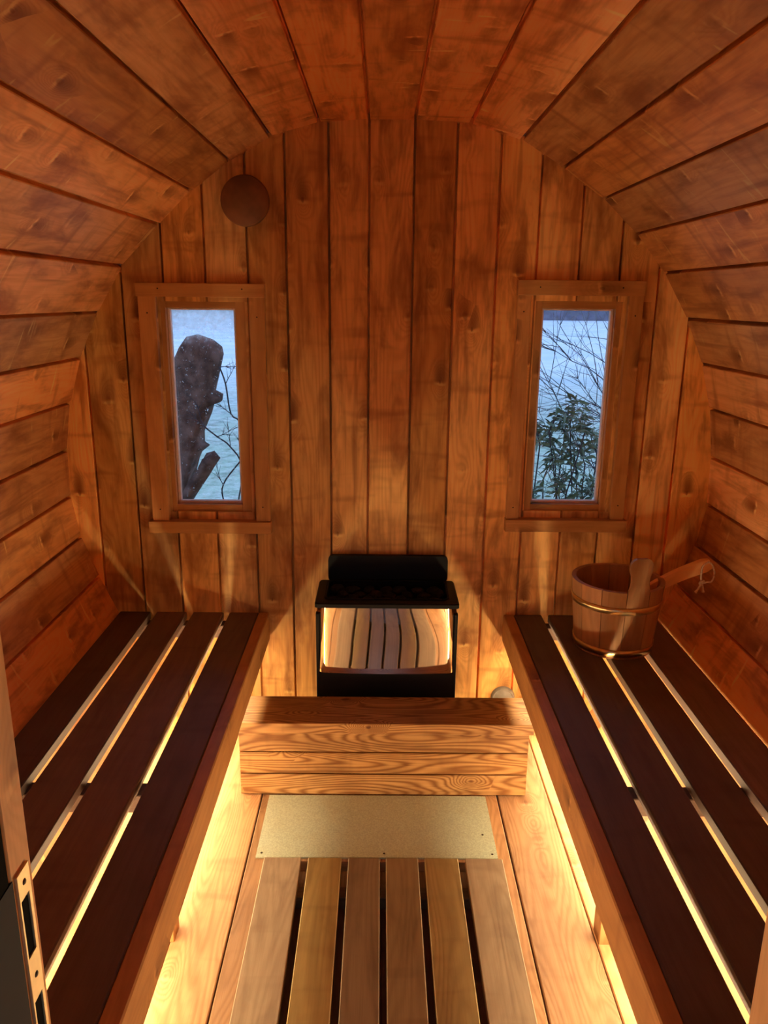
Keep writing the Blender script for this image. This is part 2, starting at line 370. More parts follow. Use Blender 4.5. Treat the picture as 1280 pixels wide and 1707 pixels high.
def plank_wall(name, ed, holes, y0, y1, mat):
    mb = MB()
    for a, b_ in zip(ed, ed[1:]):
        tone = (random.random(), random.random(), 0); uvo = (random.uniform(0, 80), random.uniform(0, 80)); jo = random.uniform(-.001, .0015)
        zt = lambda w_, t_: max(arch_z(w_) + 0.02, 1.0) if -1.04 < w_ < 1.1 else 1.1
        zb = lambda w_, t_: (arch_z_low(w_) - 0.02) if -1.04 < w_ < 1.1 else 0.7
        h = [q for q in holes if q[0] < b_ and q[1] > a]
        if not h: vplank(mb, a, b_, zb, zt, y0 + jo, y1, True, True, tone, uvo, a, b_); continue
        q = h[0]; xa, xb = max(a, q[0]), min(b_, q[1])
        vplank(mb, a, b_, zb, q[2], y0 + jo, y1, True, True, tone, uvo, a, b_)
        vplank(mb, a, b_, q[3], zt, y0 + jo, y1, True, True, tone, uvo, a, b_)
        if xa > a: vplank(mb, a, xa, q[2], q[3], y0 + jo, y1, True, False, tone, uvo, a, b_)
        if xb < b_: vplank(mb, xb, b_, q[2], q[3], y0 + jo, y1, False, True, tone, uvo, a, b_)
    return tag(mb.build(name, mat), kind='structure')
plank_wall('wall_back', edges, WIN, D, D + 0.045, M_WALL)
# front wall with the doorway the camera looks through
DOORX = (-0.315, 0.36)
ed2 = [-1.095 + k * 0.1309 for k in range(18)]
plank_wall('wall_front', ed2, [(DOORX[0], DOORX[1], -0.2, 1.92)], 0.47, 0.555, M_WALL)

plank_wall('wall_sky_shield', ed2, [(-0.25, 0.27, -0.2, 1.35)], -0.75, -0.70, M_WALL)  # unseen end wall, added to hold back sky light from behind
# floor: planks at the sides, sunk and darkened under the duckboard for shade in its gaps
mb = MB()
def fplank(x0, x1, z1=0.0, y0=0.45, y1=D + 0.02, tone=None, z0=-0.05):
    mb.board((x0, y0, z0), (x1, y1, z1), 'y', ch=0.0025, tone=tone)
for a, b_, t in ((-0.78, -0.645, None), (-0.641, -0.50, None), (-0.496, -0.362, (.85, .3, 0)), (-0.358, -0.262, (.12, .4, 0)),
                 (0.287, 0.372, (.55, .3, 0)), (0.3765, 0.532, (.5, .6, 0)), (0.535, 0.66, (.8, .2, 0)), (0.664, 0.80, None)):
    fplank(a, b_, tone=t)
for k in range(4): fplank(-0.262 + k * .13725, -0.262 + (k + 1) * .13725, z1=-0.03, z0=-0.06, tone=(0, .3, 0), y1=1.82)
for k in range(4): fplank(-0.262 + k * .13725, -0.262 + (k + 1) * .13725, y0=1.822, tone=(.4, .4, 0))
tag(mb.build('floor', M_FLOOR), kind='structure')
# porch floor outside the door
mb = MB()
for k in range(10):
    mb.board((-0.9, -0.75 + k * .12, -0.12), (0.95, -0.635 + k * .12, -0.06), 'x')
tag(mb.build('floor_porch', M_DUCK), kind='structure')

# ------------------------------------------------------------------ windows
def s_(v, k): return v * k
def window(name, top, second, lc, rc, sill, glass, frost, lab):
    yb = D
    root = thing(name, ((glass[0] + glass[1]) / 2, D, glass[2]), None, None, None, 'structure')
    k1 = (D - 0.02) / D; fx = lambda x: x * k1; fz = lambda z: H + (z - H) * k1
    def B(nm, x0, x1, z0, z1, y0, y1, ax, mat=M_TRIM, raw=False, tone=None):
        if not raw: x0, x1, z0, z1 = fx(x0), fx(x1), fz(z0), fz(z1)
        b_ = MB().board((x0, y0, z0), (x1, y1, z1), ax, ch=0.0015, tone=tone); return b_.build(nm, mat, root)
    CT = B('window_casing', *top, D - 0.030, D, 'x', tone=(.6, .3, 0))
    CL = B('window_casing', *lc, D - 0.026, D, 'z', tone=(.8, .4, 0))
    CR = B('window_casing', *rc, D - 0.026, D, 'z', tone=(.45, .3, 0))
    B('window_sill', *sill, D - 0.036, D, 'x', tone=(.5, .2, 0))
    # inner frame, set a little back in the opening
    x0, x1, z0, z1 = lc[1] * k1 - .012, rc[0] * k1 + .012, sill[3] - .0, top[2] + .004
    gx0, gx1, gz0, gz1 = glass
    yf = D + 0.008
    B('window_frame', x0, gx0, z0, z1, yf, D + .075, 'z', raw=True, tone=(.45, .4, 0))
    B('window_frame', gx1, x1, z0, z1, yf, D + .075, 'z', raw=True, tone=(.55, .4, 0))
    B('window_frame', gx0 - .002, gx1 + .002, z0, gz0, yf + .0015, D + .074, 'x', raw=True, tone=(.35, .3, 0))
    B('window_frame', gx0 - .002, gx1 + .002, gz1, z1, yf + .0015, D + .074, 'x', raw=True, tone=(.35, .3, 0))
    # thin glazing beads round the pane, daylight painted in as pale pink
    for (a, b_, c, d, ax) in ((gx0, gx0 + .009, gz0, gz1, 'z'), (gx1 - .009, gx1, gz0, gz1, 'z'), (gx0 + .009, gx1 - .009, gz0, gz0 + .008, 'x'), (gx0 + .009, gx1 - .009, gz1 - .006, gz1, 'x')):
        B('glazing_bead', a, b_, c, d, D + .030, D + .052, ax, M_BEAD, raw=True)
    # nail heads
    nl = MB()
    for (x, z) in (((lc[0] + lc[1]) / 2, lc[3] - .05), ((lc[0] + lc[1]) / 2, lc[2] + .04), ((rc[0] + rc[1]) / 2, rc[3] - .06), ((rc[0] + rc[1]) / 2, rc[2] + .05)):
        nl = MB().lathe([(0.0001, -.0018), (.0022, -.0015), (.0025, 0)], (fx(x), D - .026, fz(z)), 8, 'y'); nl.build('nail', M_NAIL, CL if x < (lc[1] + rc[0]) / 2 else CR)
    for x in (top[0] + .07, top[1] - .07):
        nl = MB().lathe([(0.0001, -.0018), (.0022, -.0015), (.0025, 0)], (fx(x), D - .030, fz(top[2] + .025)), 8, 'y'); nl.build('nail', M_NAIL, CT)
    p = MB().board((gx0 + .001, D + .052, gz0 + .001), (gx1 - .001, D + .056, gz1 - .001), 'z', ch=.0004)
    p.build('glass_pane', glass_mat('window_glass_' + lab, frost), root, loc=((gx0 + gx1) / 2, D + .054, (gz0 + gz1) / 2))
M_BEAD = plain('glazing_bead_daylight', (0.85, 0.72, 0.70), rough=0.6, var=0.1)  # pale pink puts the daylight highlight into the bead colour
window('window_1', (-0.776, -0.371, 1.499, 1.541), None, (-0.772, -0.717, 0.764, 1.499), (-0.421, -0.373, 0.764, 1.499), (-0.784, -0.371, 0.722, 0.763),
       (-0.690, -0.468, 0.818, 1.465), 1.0, 'misted')
window('window_2', (0.428, 0.829, 1.515, 1.562), None, (0.429, 0.472, 0.781, 1.515), (0.782, 0.829, 0.781, 1.515), (0.427, 0.838, 0.738, 0.780),
       (0.512, 0.746, 0.830, 1.475), 0.12, 'clear')

# ------------------------------------------------------------------ door frame in the foreground
dr = thing('door_1', (0.02, 0.5, 0), None, None, None, 'structure')
b_ = MB().board((-0.335, 0.535, -.02), (-0.299, 0.572, 1.92), 'z', tone=(.8, .3, 0)); b_.build('door_jamb', M_JAMB, dr)
b_ = MB().board((-0.36, 0.44, -.02), (-0.2993, 0.5345, 1.92), 'z', tone=(.1, .3, 0)); b_.build('door_rebate', M_DARK, dr)  # rebate's shade is put in by its near-black colour
b_ = MB().board((0.345, 0.44, -.02), (0.385, 0.572, 1.92), 'z', tone=(.8, .3, 0)); b_.build('door_jamb', M_JAMB, dr)
b_ = MB().board((-0.2992, 0.46, -.02), (0.3449, 0.56, .045), 'x', tone=(.4, .3, 0)); b_.build('added_threshold', M_TRIM, dr)  # unseen sill, added to keep sky out of the heater's mirror
b_ = MB().board((-0.36, 0.44, 1.885), (0.385, 0.572, 1.93), 'x', tone=(.6, .3, 0)); b_.build('door_lintel', M_TRIM, dr)
# strike plate: tall plate with two keeper holes
def strike():
    x0, x1 = -0.2990, -0.2965
    y0, y1 = 0.5405, 0.5625
    mb = MB()
    for a, b__ in ((1.036, 1.010), (0.951, 0.905), (0.80, 0.70)): mb.board((x0, y0, b__), (x1, y1, a), 'z', ch=.0006)
    for a, b__ in ((0.951, 1.010), (0.80, 0.905)):
        mb.board((x0, y0, a), (x1, y0 + .003, b__), 'z', ch=.0004); mb.board((x0, y1 - .005, a), (x1, y1, b__), 'z', ch=.0004)
        MB().board((x0 - .0002, y0 + .003, a), (x0 + .0008, y1 - .005, b__), 'z', ch=.0001).build('hole_shade', M_DARK, dr)  # dark sheet painting the shade inside the keeper hole
    sp_ = mb.build('strike_plate', M_STRIKE, dr)
    for z in (1.024, 0.928):
        MB().lathe([(.0001, .0012), (.002, .001), (.003, 0)], (x1, (y0 + y1) / 2, z), 10, 'x').build('screw', M_NAIL, sp_)
    MB().board((-0.3125, 0.44, 0.70), (-0.2985, 0.5385, 1.036), 'z', ch=.001).build('lock_case', M_LOCK, dr)
strike()

# ------------------------------------------------------------------ benches
def bench(name, xf, sgn, slats, label):
    """xf front x; sgn -1 left bench (extends to -x)"""
    zt = 0.434
    root = thing(name, ((slats[0][0] + slats[-1][1]) / 2, 1.56, 0), label, 'bench', 'slatted benches')
    y0, y1 = 0.60, 2.545
    fx = sorted((xf, xf + sgn * 0.036))
    MB().board((fx[0], y0, 0.333), (fx[1], y1, zt), 'y', ch=.003, tone=(.6, .4, 0)).build('bench_fascia', M_BENCHF, root)
    for a, b__ in slats:
        a, b__ = sorted((a, b__))
        MB().board((a, y0, zt - .028), (b__, y1, zt), 'y', ch=.003).build('bench_slat', M_BENCH, root)
    xo = slats[-1][1]
    a, b__ = sorted((xf + sgn * .037, xo - sgn * .02))
    for yc, wd in ((0.66, .045), (1.565, .05), (2.518, .045)):
        MB().board((a, yc - wd / 2, zt - .075), (b__, yc + wd / 2, zt - .029), 'x', tone=(.2, .3, 0)).build('cross_bar', M_BENCH, root)
    for yc in (0.66, 1.565, 2.5):
        lx = sorted((xf + sgn * .10, xf + sgn * .145))
        MB().board((lx[0], yc - .025, 0.0), (lx[1], yc + .025, zt - .076), 'z').build('leg', M_BENCHF, root)
    return root
M_BENCHF = M_FASC
bench('slatted_bench', -0.386, -1, [(-0.423, -0.524), (-0.545, -0.652), (-0.674, -0.779), (-0.801, -0.908)],
      'slatted wooden bench along the left wall with nothing on it')
bench('slatted_bench', 0.437, 1, [(0.474, 0.570), (0.593, 0.695), (0.718, 0.828), (0.848, 0.966)],
      'slatted wooden bench along the right wall carrying the wooden bucket')

# warm light strips behind the bench fascias
def led(x, sgn, label):
    root = thing('light_strip', (x, 1.56, 0.376), label, 'light', 'light strips under the benches')
    MB().board((x - .008, 0.69, .382), (x + .008, 1.53, .390), 'y', ch=.001).build('strip_housing', M_STEEL, root)
    MB().board((x - .008, 1.60, .382), (x + .008, 2.485, .390), 'y', ch=.001).build('strip_housing', M_STEEL, root)
    for a, b__ in ((0.70, 1.525), (1.605, 2.48)):
        MB().tube([(x, a + (b__ - a) * k / 4, .3755) for k in range(5)], .0055, 6).build('glowing_tube', M_LED, root)
led(-0.455, -1, 'warm glowing light strip hidden under the front edge of the left bench')
led(0.506, 1, 'warm glowing light strip hidden under the front edge of the right bench')

def fill_led(x, label):  # second strips, added low to throw more light on the walls
    root = thing('fill_light_strip', (x, 1.56, 0.0), label, 'light', 'added fill strips under the benches')
    for y in (0.75, 1.56, 2.38):
        MB().board((x - .02, y - .012, 0.0), (x + .02, y + .012, .040), 'x', ch=.001).build('strip_bracket', M_STEEL, root)
    MB().board((x - .012, 0.61, .040), (x + .012, 2.51, .047), 'y', ch=.001).build('strip_housing', M_STEEL, root)
    MB().tube([(x, 0.62 + 1.88 * k / 6, .0685) for k in range(7)], .0210, 8).build('glowing_tube', M_LED2, root)
fill_led(-0.560, 'added warm fill strip low on the floor under the left bench')
fill_led(0.611, 'added warm fill strip low on the floor under the right bench')

# ------------------------------------------------------------------ duckboard
root = thing('duckboard', (0.02, 1.2, 0), 'removable wooden slatted floor mat running from the pale metal plate to the doorway', 'floor mat')
light_tones = [(.90, 1.0, 0), (.85, .5, .6), (.30, .8, .1), (.40, .6, .2), (.80, .5, .5), (.85, 1.0, 0)]  # slat tones paint the lamplight: bright outside, yellow between, brown in the middle
for (a, b__), t in zip(((-0.307, -0.206), (-0.187, -0.096), (-0.078, 0.008), (0.024, 0.112), (0.129, 0.221), (0.240, 0.342)), light_tones):
    MB().board((a, 0.60, 0.006), (b__, 1.80, 0.030), 'y', ch=.002, tone=t).build('slat', M_DUCK, root)
for y in (0.75, 1.2, 1.70):
    MB().board((-0.25, y - .02, -.03), (0.285, y + .02, 0.0055), 'x', tone=(0, .3, 0)).build('batten', M_DUCK, root)

# ------------------------------------------------------------------ metal plate
root = thing('floor_plate', (0, 1.97, 0), 'pale screwed down metal sheet on the floor in front of the plank box', 'plate')
sheet = MB().board((-0.336, 1.832, 0.0), (0.336, 2.112, 0.006), 'x', ch=.001).build('metal_sheet', M_PLATE, root)
for x in (-.322, 0.02, .322):
    for y in (1.848, ):
        MB().lathe([(.0001, .0015), (.003, .001), (.0035, 0)], (x, y, .006), 10).build('screw', M_NAIL, sheet)
MB().lathe([(.0001, .0015), (.003, .001), (.0035, 0)], (.305, 1.93, .006), 10).build('screw', M_NAIL, sheet)

# ------------------------------------------------------------------ plank box before the heater
root = thing('plank_step', (0.02, 2.19, 0), 'low box of horizontal larch planks standing in front of the heater', 'wooden step')
by = 2.118
xl, xr = -0.425, 0.462
for (z0, z1), t in zip(((0.004, 0.074), (0.078, 0.150), (0.154, 0.226)), ((.75, .3, 0), (.7, .1, 0), (.5, .2, 0))):
    MB().board((xl, by, z0), (xr, by + .02, z1), 'x', ch=.0025, tone=t).build('front_plank', M_BOX, root)
for x in (xl, xr - .02):
    MB().board((x, by + .02, 0.0), (x + .02, 2.262, .226), 'y', tone=(.5, .3, 0)).build('side_panel', M_BOX, root)
MB().board((xl - .004, by - .018, .2265), (xr + .010, 2.268, .262), 'x', ch=.002, tone=(.6, .2, 0)).build('top_board', M_BOX, root)
for x in (xl + .02, xr - .065):
    MB().board((x, by + .021, 0.0), (x + .045, by + .06, .226), 'z').build('corner_post', M_BOX, root)
MB().board((xl + .0205, 2.244, 0.03), (xr - .0205, 2.260, .226), 'x', tone=(0, .3, 0)).build('back_panel', M_BENCH, root)

# ------------------------------------------------------------------ heater
hx0, hx1, hy0, hy1, hz0, hz1 = -0.206, 0.256, 2.335, 2.53, 0.10, 0.560
root = thing('sauna_heater', ((hx0 + hx1) / 2, 2.44, hz0), 'black electric sauna heater with a polished steel front on the back wall', 'heater')
def rrect(x0, x1, y0, y1, r, n=5):
    pts = []
    for cx, cy, a0 in ((x1 - r, y0 + r, -90), (x1 - r, y1 - r, 0), (x0 + r, y1 - r, 90), (x0 + r, y0 + r, 180)):
        for k in range(n + 1):
            a = math.radians(a0 + 90 * k / n); pts.append((cx + r * math.cos(a), cy + r * math.sin(a)))
    return pts
Pz = lambda l, w_, t_: (w_, t_, l)
MB().prism(rrect(hx0 + .004, hx1 - .004, hy0, hy1, .015), Pz, hz0, hz1 - .04).build('housing', M_BLACK, root)
# open top collar: outer ring and inner ring
mb = MB(); out = rrect(hx0, hx1, hy0 - .020, hy1, .012); inn = rrect(hx0 + .034, hx1 - .034, hy0 + .014, hy1 - .012, .02)
def ring_wall(mb, rings):
    n = len(rings[0][0]); base = len(mb.v)
    for pts, z in rings:
        for p in pts: mb.v.append((p[0], p[1], z))
    for k in range(len(rings) - 1):
        for i in range(n):
            j = (i + 1) % n; mb.poly((base + k * n + i, base + k * n + j, base + (k + 1) * n + j, base + (k + 1) * n + i), [(0, 0)] * 4, (.5, .5, 0))
ring_wall(mb, [(rrect(hx0 + .01, hx1 - .01, hy0 + .01, hy1 - .01, .012), hz1 - .012), (out, hz1 - .012), (out, hz1), (rrect(hx0 + .004, hx1 - .004, hy0 - .016, hy1, .010), hz1 + .004), (rrect(hx0 + .028, hx1 - .028, hy0 + .008, hy1 - .008, .02), hz1 + .004), (inn, hz1 + .001), (inn, hz1 - .04)])
mb.build('top_collar', M_BLACK, root, fix=True)
# inner lip wire-like rim
lip = rrect(hx0 + .034, hx1 - .034, hy0 + .014, hy1 - .012, .02)
MB().tube([(p[0], p[1], hz1 + .006) for p in lip + [lip[0]]], .0028, 6).build('opening_rim', M_BLACK, root)
# raised back guard
bgp = rrect(-0.176, 0.234, 0.545, 0.640, .018)
MB().prism(bgp, lambda l, w_, t_: (w_, l, t_ + .012), 2.530, 2.548).build('back_guard', M_BLACK, root)
# bulged mirror front
mb = MB(); nx, nz = 40, 16; cx, cz = (hx0 + hx1) / 2, 0.33; hw = (hx1 - hx0) / 2 - .006; base = 0
zlo, zhi = 0.318, hz1 - .013
for j in range(nz + 1):
    for i in range(nx + 1):
        a = -1 + 2 * i / nx; a = math.copysign(abs(a) ** .8, a); b__ = j / nz; z = zlo + (zhi - zlo) * b__
        bulge = -.004 + .006 * (1 - b__) ** 2 + .009 * (1 - a * a) + .016 * (1 - max(0, (abs(a) - .90) / .10) ** 2) - .0010 * math.sin(b__ * 5.0 + a)
        mb.v.append((cx + a * hw, hy0 + .008 - bulge, z))
for j in range(nz):
    for i in range(nx):
        A = j * (nx + 1) + i; mb.poly((A, A + 1, A + nx + 2, A + nx + 1), [(0, 0)] * 4, (.5, .5, 0), True)
nb = len(mb.v)
mirror = mb.build('mirror_front', M_CHROME, root, fix=False)
sd = mirror.modifiers.new('solid', 'SOLIDIFY'); sd.thickness = .002; sd.offset = -1; sd.use_rim = False
MB().board((hx0 + .012, hy0 - .008, hz0 + .01), (hx1 - .012, hy0 + .01, 0.318), 'x', ch=.004).build('lower_panel', M_BLACK, root)
MB().board((hx0 + .002, hy0 - .004, hz0), (hx0 + .012, hy0 + .02, hz1 - .04), 'z', ch=.001).build('edge_trim', M_BLACK, root)
MB().board((hx1 - .012, hy0 - .004, hz0), (hx1 - .002, hy0 + .02, hz1 - .04), 'z', ch=.001).build('edge_trim', M_BLACK, root)
for x in (-0.1, 0.15):
    MB().board((x - .02, hy1, 0.2), (x + .02, D, 0.5), 'z').build('wall_bracket', M_BLACK, root)
# stones
def stone(i, c, r):
    bm = bmesh.new(); bmesh.ops.create_icosphere(bm, subdivisions=2, radius=1)
    sd_ = Vector((i * 3.1, i * 1.7, 0)); sc = (random.uniform(.85, 1.2), random.uniform(.8, 1.1), random.uniform(.55, .8))
    for v in bm.verts:
        k = 1 + .35 * noise.noise(v.co * 1.4 + sd_); v.co = Vector((v.co.x * sc[0], v.co.y * sc[1], v.co.z * sc[2])) * k * r
    me = bpy.data.meshes.new('heater_stone'); bm.to_mesh(me); bm.free(); me.materials.append(M_STONE)
    o = bpy.data.objects.new('heater_stone', me); COL.objects.link(o); o.location = c
    tag(o, 'dark rounded stone heaped in the open top of the sauna heater', 'stone', 'stones on the heater')
i = 0
for r_ in range(3):
    for q in range(7):
        i += 1
        stone(i, (-0.137 + q * .0540 + random.uniform(-.006, .006) + (.012 if r_ % 2 else -.004), hy0 + .050 + r_ * .048, hz1 - .014 + random.uniform(-.004, .004)), random.uniform(.020, .025))

# ------------------------------------------------------------------ round vent disc and low vent
root = thing('round_vent_cover', (-0.425, D, 1.785), 'round wooden vent cover high on the back wall above the left window', 'vent')
MB().lathe([(.0001, -.058), (.068, -.058), (.073, -.053), (.073, -.036), (.07, -.032), (.0001, -.032)], (-0.415, D, 1.780), 40, 'y').build('cover_disc', M_DISC, root)
MB().lathe([(.018, -.032), (.018, 0.0)], (-0.415, D, 1.780), 16, 'y').build('stem', M_TRIM, root)
root = thing('low_vent_cap', (0.43, D, 0.20), 'small round grey vent cap low on the back wall right of the heater', 'vent')
MB().lathe([(.0001, -.012), (.036, -.012), (.042, -.008), (.044, 0.0)], (0.452, D, 0.105), 28, 'y').build('cap', M_GREY, root)
MB().lathe([(.034, -.0125), (.038, -.015), (.042, -.0085)], (0.452, D, 0.105), 28, 'y').build('rim', M_GREY, root)

# ------------------------------------------------------------------ bucket
BX, BY, BZ = 0.752, 2.315, 0.4345
RB, RT, BH = 0.121, 0.142, 0.225
root = thing('sauna_bucket', (BX, BY, BZ), 'round wooden stave bucket with brass bands on the right bench', 'bucket')
NST = 12
def rad(z): return RB + (RT - RB) * z / BH
ear_front = -80   # direction of the tall grip stave, degrees
for k in range(NST):
    a0 = math.radians(ear_front - 180 / NST + 360 * k / NST); a1 = a0 + math.radians(360 / NST)
    ear = k == 0
    mb = MB(); tone = (random.uniform(.2, .8), random.random(), 0); uo = (random.uniform(0, 50), random.uniform(0, 50))
    nseg = 4; gap = math.radians(.35)
    # outline in (angle fraction, height) rows
    rows = [(0.0, 1.0), (BH, 1.0)]
    if ear:
        rows = [(0.0, 1.0), (BH - .020, 1.0), (BH + .002, .96), (BH + .018, .82), (BH + .036, .76), (BH + .052, .82), (BH + .066, .98), (BH + .080, 1.02), (BH + .092, .96), (BH + .102, .78), (BH + .108, .5)]
    am = (a0 + a1) / 2; ha = (a1 - a0) / 2 - gap
    sc = 1.38 if ear else 1.0
    vid = []
    for (z, wf) in rows:
        rr = rad(min(z, BH + .02))
        kw = wf * (sc if z > BH - .03 and ear else 1.0)
        kw = wf
        row = []
        for side in (0, 1):
            for q in range(nseg + 1):
                t = q / nseg if side == 0 else 1 - q / nseg
                a = am - ha * kw + 2 * ha * kw * t; r = rr if side == 0 else rr - .014
                row.append(len(mb.v)); mb.v.append((BX + r * math.cos(a), BY + r * math.sin(a), BZ + z))
        vid.append((row, z))
    n = len(vid[0][0])
    for (ra, za), (rb, zb) in zip(vid, vid[1:]):
        for i in range(n):
            j = (i + 1) % n
            mb.poly((ra[i], ra[j], rb[j], rb[i]), [(za + uo[0], i * .01 + uo[1]), (za + uo[0], i * .01 + .01 + uo[1]), (zb + uo[0], i * .01 + .01 + uo[1]), (zb + uo[0], i * .01 + uo[1])], tone)
    mb.poly(list(reversed(vid[0][0])), [uo] * n, tone); mb.poly(vid[-1][0], [uo] * n, tone)
    mb.build('grip_stave' if ear else 'stave', M_BUCKET, root)
for z in (0.163, 0.019):
    prof = [(rad(z - .0110) + .0004, z - .0110), (rad(z - .0110) + .0022, z - .0110), (rad(z + .0110) + .0022, z + .0110), (rad(z + .0110) + .0004, z + .0110)]
    MB().lathe(prof, (BX, BY, BZ), 48, 'z', closed=True).build('metal_band', M_BAND, root)
MB().lathe([(.0001, .012), (RB - .013, .012), (RB - .013, .022), (.0001, .022)], (BX, BY, BZ), 32).build('bucket_base', M_BUCKET, root)

# ladle resting in the bucket
root = thing('sauna_ladle', (BX + .05, BY - .02, BZ + .05), 'wooden ladle resting in the bucket, its handle sticking out to the right', 'ladle')
h0, h1 = Vector((BX + .03, BY + .0, BZ + .135)), Vector((1.045, 2.335, BZ + .268))
d = (h1 - h0).normalized(); sidev = d.cross(Vector((0, 0, 1))).normalized(); upv = sidev.cross(d)
rows = []
L = (h1 - h0).length
mb = MB(); N = 14
prof = [(-.013, -.007), (.013, -.007), (.016, 0), (.013, .007), (-.013, .007), (-.016, 0)]
for k in range(N + 1):
    t = k / N; wk = 1.15 + .45 * t; c = h0 + d * (L * t) + upv * (.012 * math.sin(t * math.pi))
    if t > .95: wk *= .75
    for (a, b__) in prof: mb.v.append(tuple(c + sidev * b__ * wk + upv * a * wk))
for k in range(N):
    for i in range(6):
        j = (i + 1) % 6; A = k * 6; mb.poly((A + i, A + j, A + 6 + j, A + 6 + i), [(L * k / N, i * .01), (L * k / N, i * .01 + .01), (L * (k + 1) / N, i * .01 + .01), (L * (k + 1) / N, i * .01)], (.85, .4, 0), False)
mb.poly([5, 4, 3, 2, 1, 0], [(0, 0)] * 6, (.8, .4, 0)); mb.poly([N * 6 + i for i in range(6)], [(0, 0)] * 6, (.8, .4, 0))
handle = mb.build('ladle_handle', M_JAMB, root)
bc = h0 - d * .03 + Vector((0, 0, -.02))
MB().lathe([(.0001, -.034), (.02, -.032), (.033, -.018), (.037, .004), (.034, .004), (.030, -.016), (.018, -.027), (.0001, -.029)], bc, 24).build('ladle_bowl', M_BUCKET, root)
# cord loop through the end of the handle, knotted, two frayed tails
e = h1 - d * .018
pts = []
c = e + Vector((.004, -.016, .006))
loop = [(0, 0, .012), (-.018, -.006, .002), (-.023, -.010, -.020), (-.022, -.012, -.042), (-.016, -.014, -.052), (-.004, -.014, -.050), (.010, -.012, -.050), (.018, -.008, -.038), (.020, -.004, -.018), (.012, 0, .004), (0, 0, .012)]
def smooth(pts, n=5):
    P = [Vector(p) for p in pts]; out_ = []
    for i in range(len(P) - 1):
        p0, p1, p2, p3 = P[max(i - 1, 0)], P[i], P[i + 1], P[min(i + 2, len(P) - 1)]
        for k in range(n):
            t = k / n; out_.append(.5 * ((2 * p1) + (-p0 + p2) * t + (2 * p0 - 5 * p1 + 4 * p2 - p3) * t * t + (-p0 + 3 * p1 - 3 * p2 + p3) * t ** 3))
    out_.append(P[-1]); return out_
mb = MB()
mb.tube([c + p for p in smooth(loop)], .0030, 6)
kx = c + Vector((-.019, -.013, -.050))
mb.tube([kx + p for p in smooth([(.006, 0, .004), (-.006, -.004, .002), (-.006, 0, -.006), (.004, .003, -.005), (.006, 0, .003)])], .0038, 6)
mb.tube([kx + p for p in smooth([(0, 0, -.002), (-.008, -.003, -.016), (-.019, -.004, -.034)])], [.0034] * 8 + [.0038, .0046, .0052], 6)
mb.tube([kx + p for p in smooth([(0, 0, -.002), (.003, -.003, -.016), (.006, -.004, -.032)])], [.0034] * 8 + [.0038, .0044, .0050], 6)
mb.build('hanging_cord', M_ROPE, handle)['label'] = 'pale knotted cord'

# ------------------------------------------------------------------ outdoors
GZ = -0.35
mb = MB(); n = 60
me = bpy.data.meshes.new('ground')
vs = [(-300, -40, GZ), (300, -40, GZ), (300, 500, GZ), (-300, 500, GZ)]
mb.v = vs; mb.poly((0, 1, 2, 3), vs and [(0, 0), (1, 0), (1, 1), (0, 1)], (.5, .5, 0))
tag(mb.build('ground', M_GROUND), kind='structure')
# distant hedge seen at the top of the right window
bm = bmesh.new(); bmesh.ops.create_grid(bm, x_segments=80, y_segments=10, size=1)
for v in bm.verts:
    a, b__ = v.co.x, v.co.y; t = (b__ + 1) * math.pi / 2
    x = 34 + a * 32; k = noise.noise(Vector((x * .35, b__ * 2, 0)))
    v.co = Vector((x, 80 - math.cos(t) * 3 + k, GZ + math.sin(t) * (4.5 + 1.2 * noise.noise(Vector((x * .2, 3, 1))) + k * .5)))
me = bpy.data.meshes.new('far_hedge'); bm.to_mesh(me); bm.free(); me.materials.append(M_HEDGE)
o = bpy.data.objects.new('far_hedge', me); COL.objects.link(o); tag(o, 'dim blue hedge far across the lawn at the top of the right window', 'hedge')

# camera rays for siting the garden things in space
def at(px, py, y):
    dd = F * 1300 + R * (px - 640) + U * (853.5 - py); return Vector((0, 0, H)) + dd * (y / dd.y)
def slab(name, outline, y, depth, mat, label, cat, lean=0.0):
    pts = [at(px, py, y) for px, py in outline]
    mb = MB(); cs = sum((p for p in pts), Vector()) / len(pts)
    bm = bmesh.new()
    # cross-section loops from front to back, bulged so that it is a rounded log
    K = 7; loops = []
    for k in range(K):
        t = -1 + 2 * k / (K - 1); s = math.sqrt(max(0, 1 - (t * .93) ** 2)); 
        loops.append([bm.verts.new(Vector((cs.x + (p.x - cs.x) * (.62 + .38 * s), p.y + t * depth / 2, cs.z + (p.z - cs.z) * (.9 + .1 * s))) + Vector((noise.noise(p * 9 + Vector((t, 0, 0))), 0, noise.noise(p * 7 + Vector((0, t, 2))))) * .012) for p in pts])
    for a, b__ in zip(loops, loops[1:]):
        for i in range(len(pts)):
            j = (i + 1) % len(pts); bm.faces.new((a[i], a[j], b__[j], b__[i]))
    bm.faces.new(list(reversed(loops[0]))); bm.faces.new(loops[-1])
    bmesh.ops.recalc_face_normals(bm, faces=bm.faces)
    for f_ in bm.faces: f_.smooth = True
    me = bpy.data.meshes.new(name); bm.to_mesh(me); bm.free(); me.materials.append(mat)
    o = bpy.data.objects.new(name, me); COL.objects.link(o); return tag(o, label, cat)
yl = 3.55
ol = [(303, 575), (312, 562), (330, 558), (352, 566), (369, 578), (372, 590), (366, 620), (358, 650), (371, 656), (369, 666), (356, 669), (352, 688), (338, 720), (337, 738), (346, 743), (334, 752), (330, 765), (318, 800), (305, 838), (300, 870), (296, 930), (285, 1010), (272, 1150), (235, 1150), (255, 1010), (270, 930), (282, 840), (286, 760), (288, 680), (291, 600)]
slab('timber_trunk', ol, yl, .16, M_BARK, 'thick weathered trunk standing outside the left window, tallest of two timbers', 'trunk')
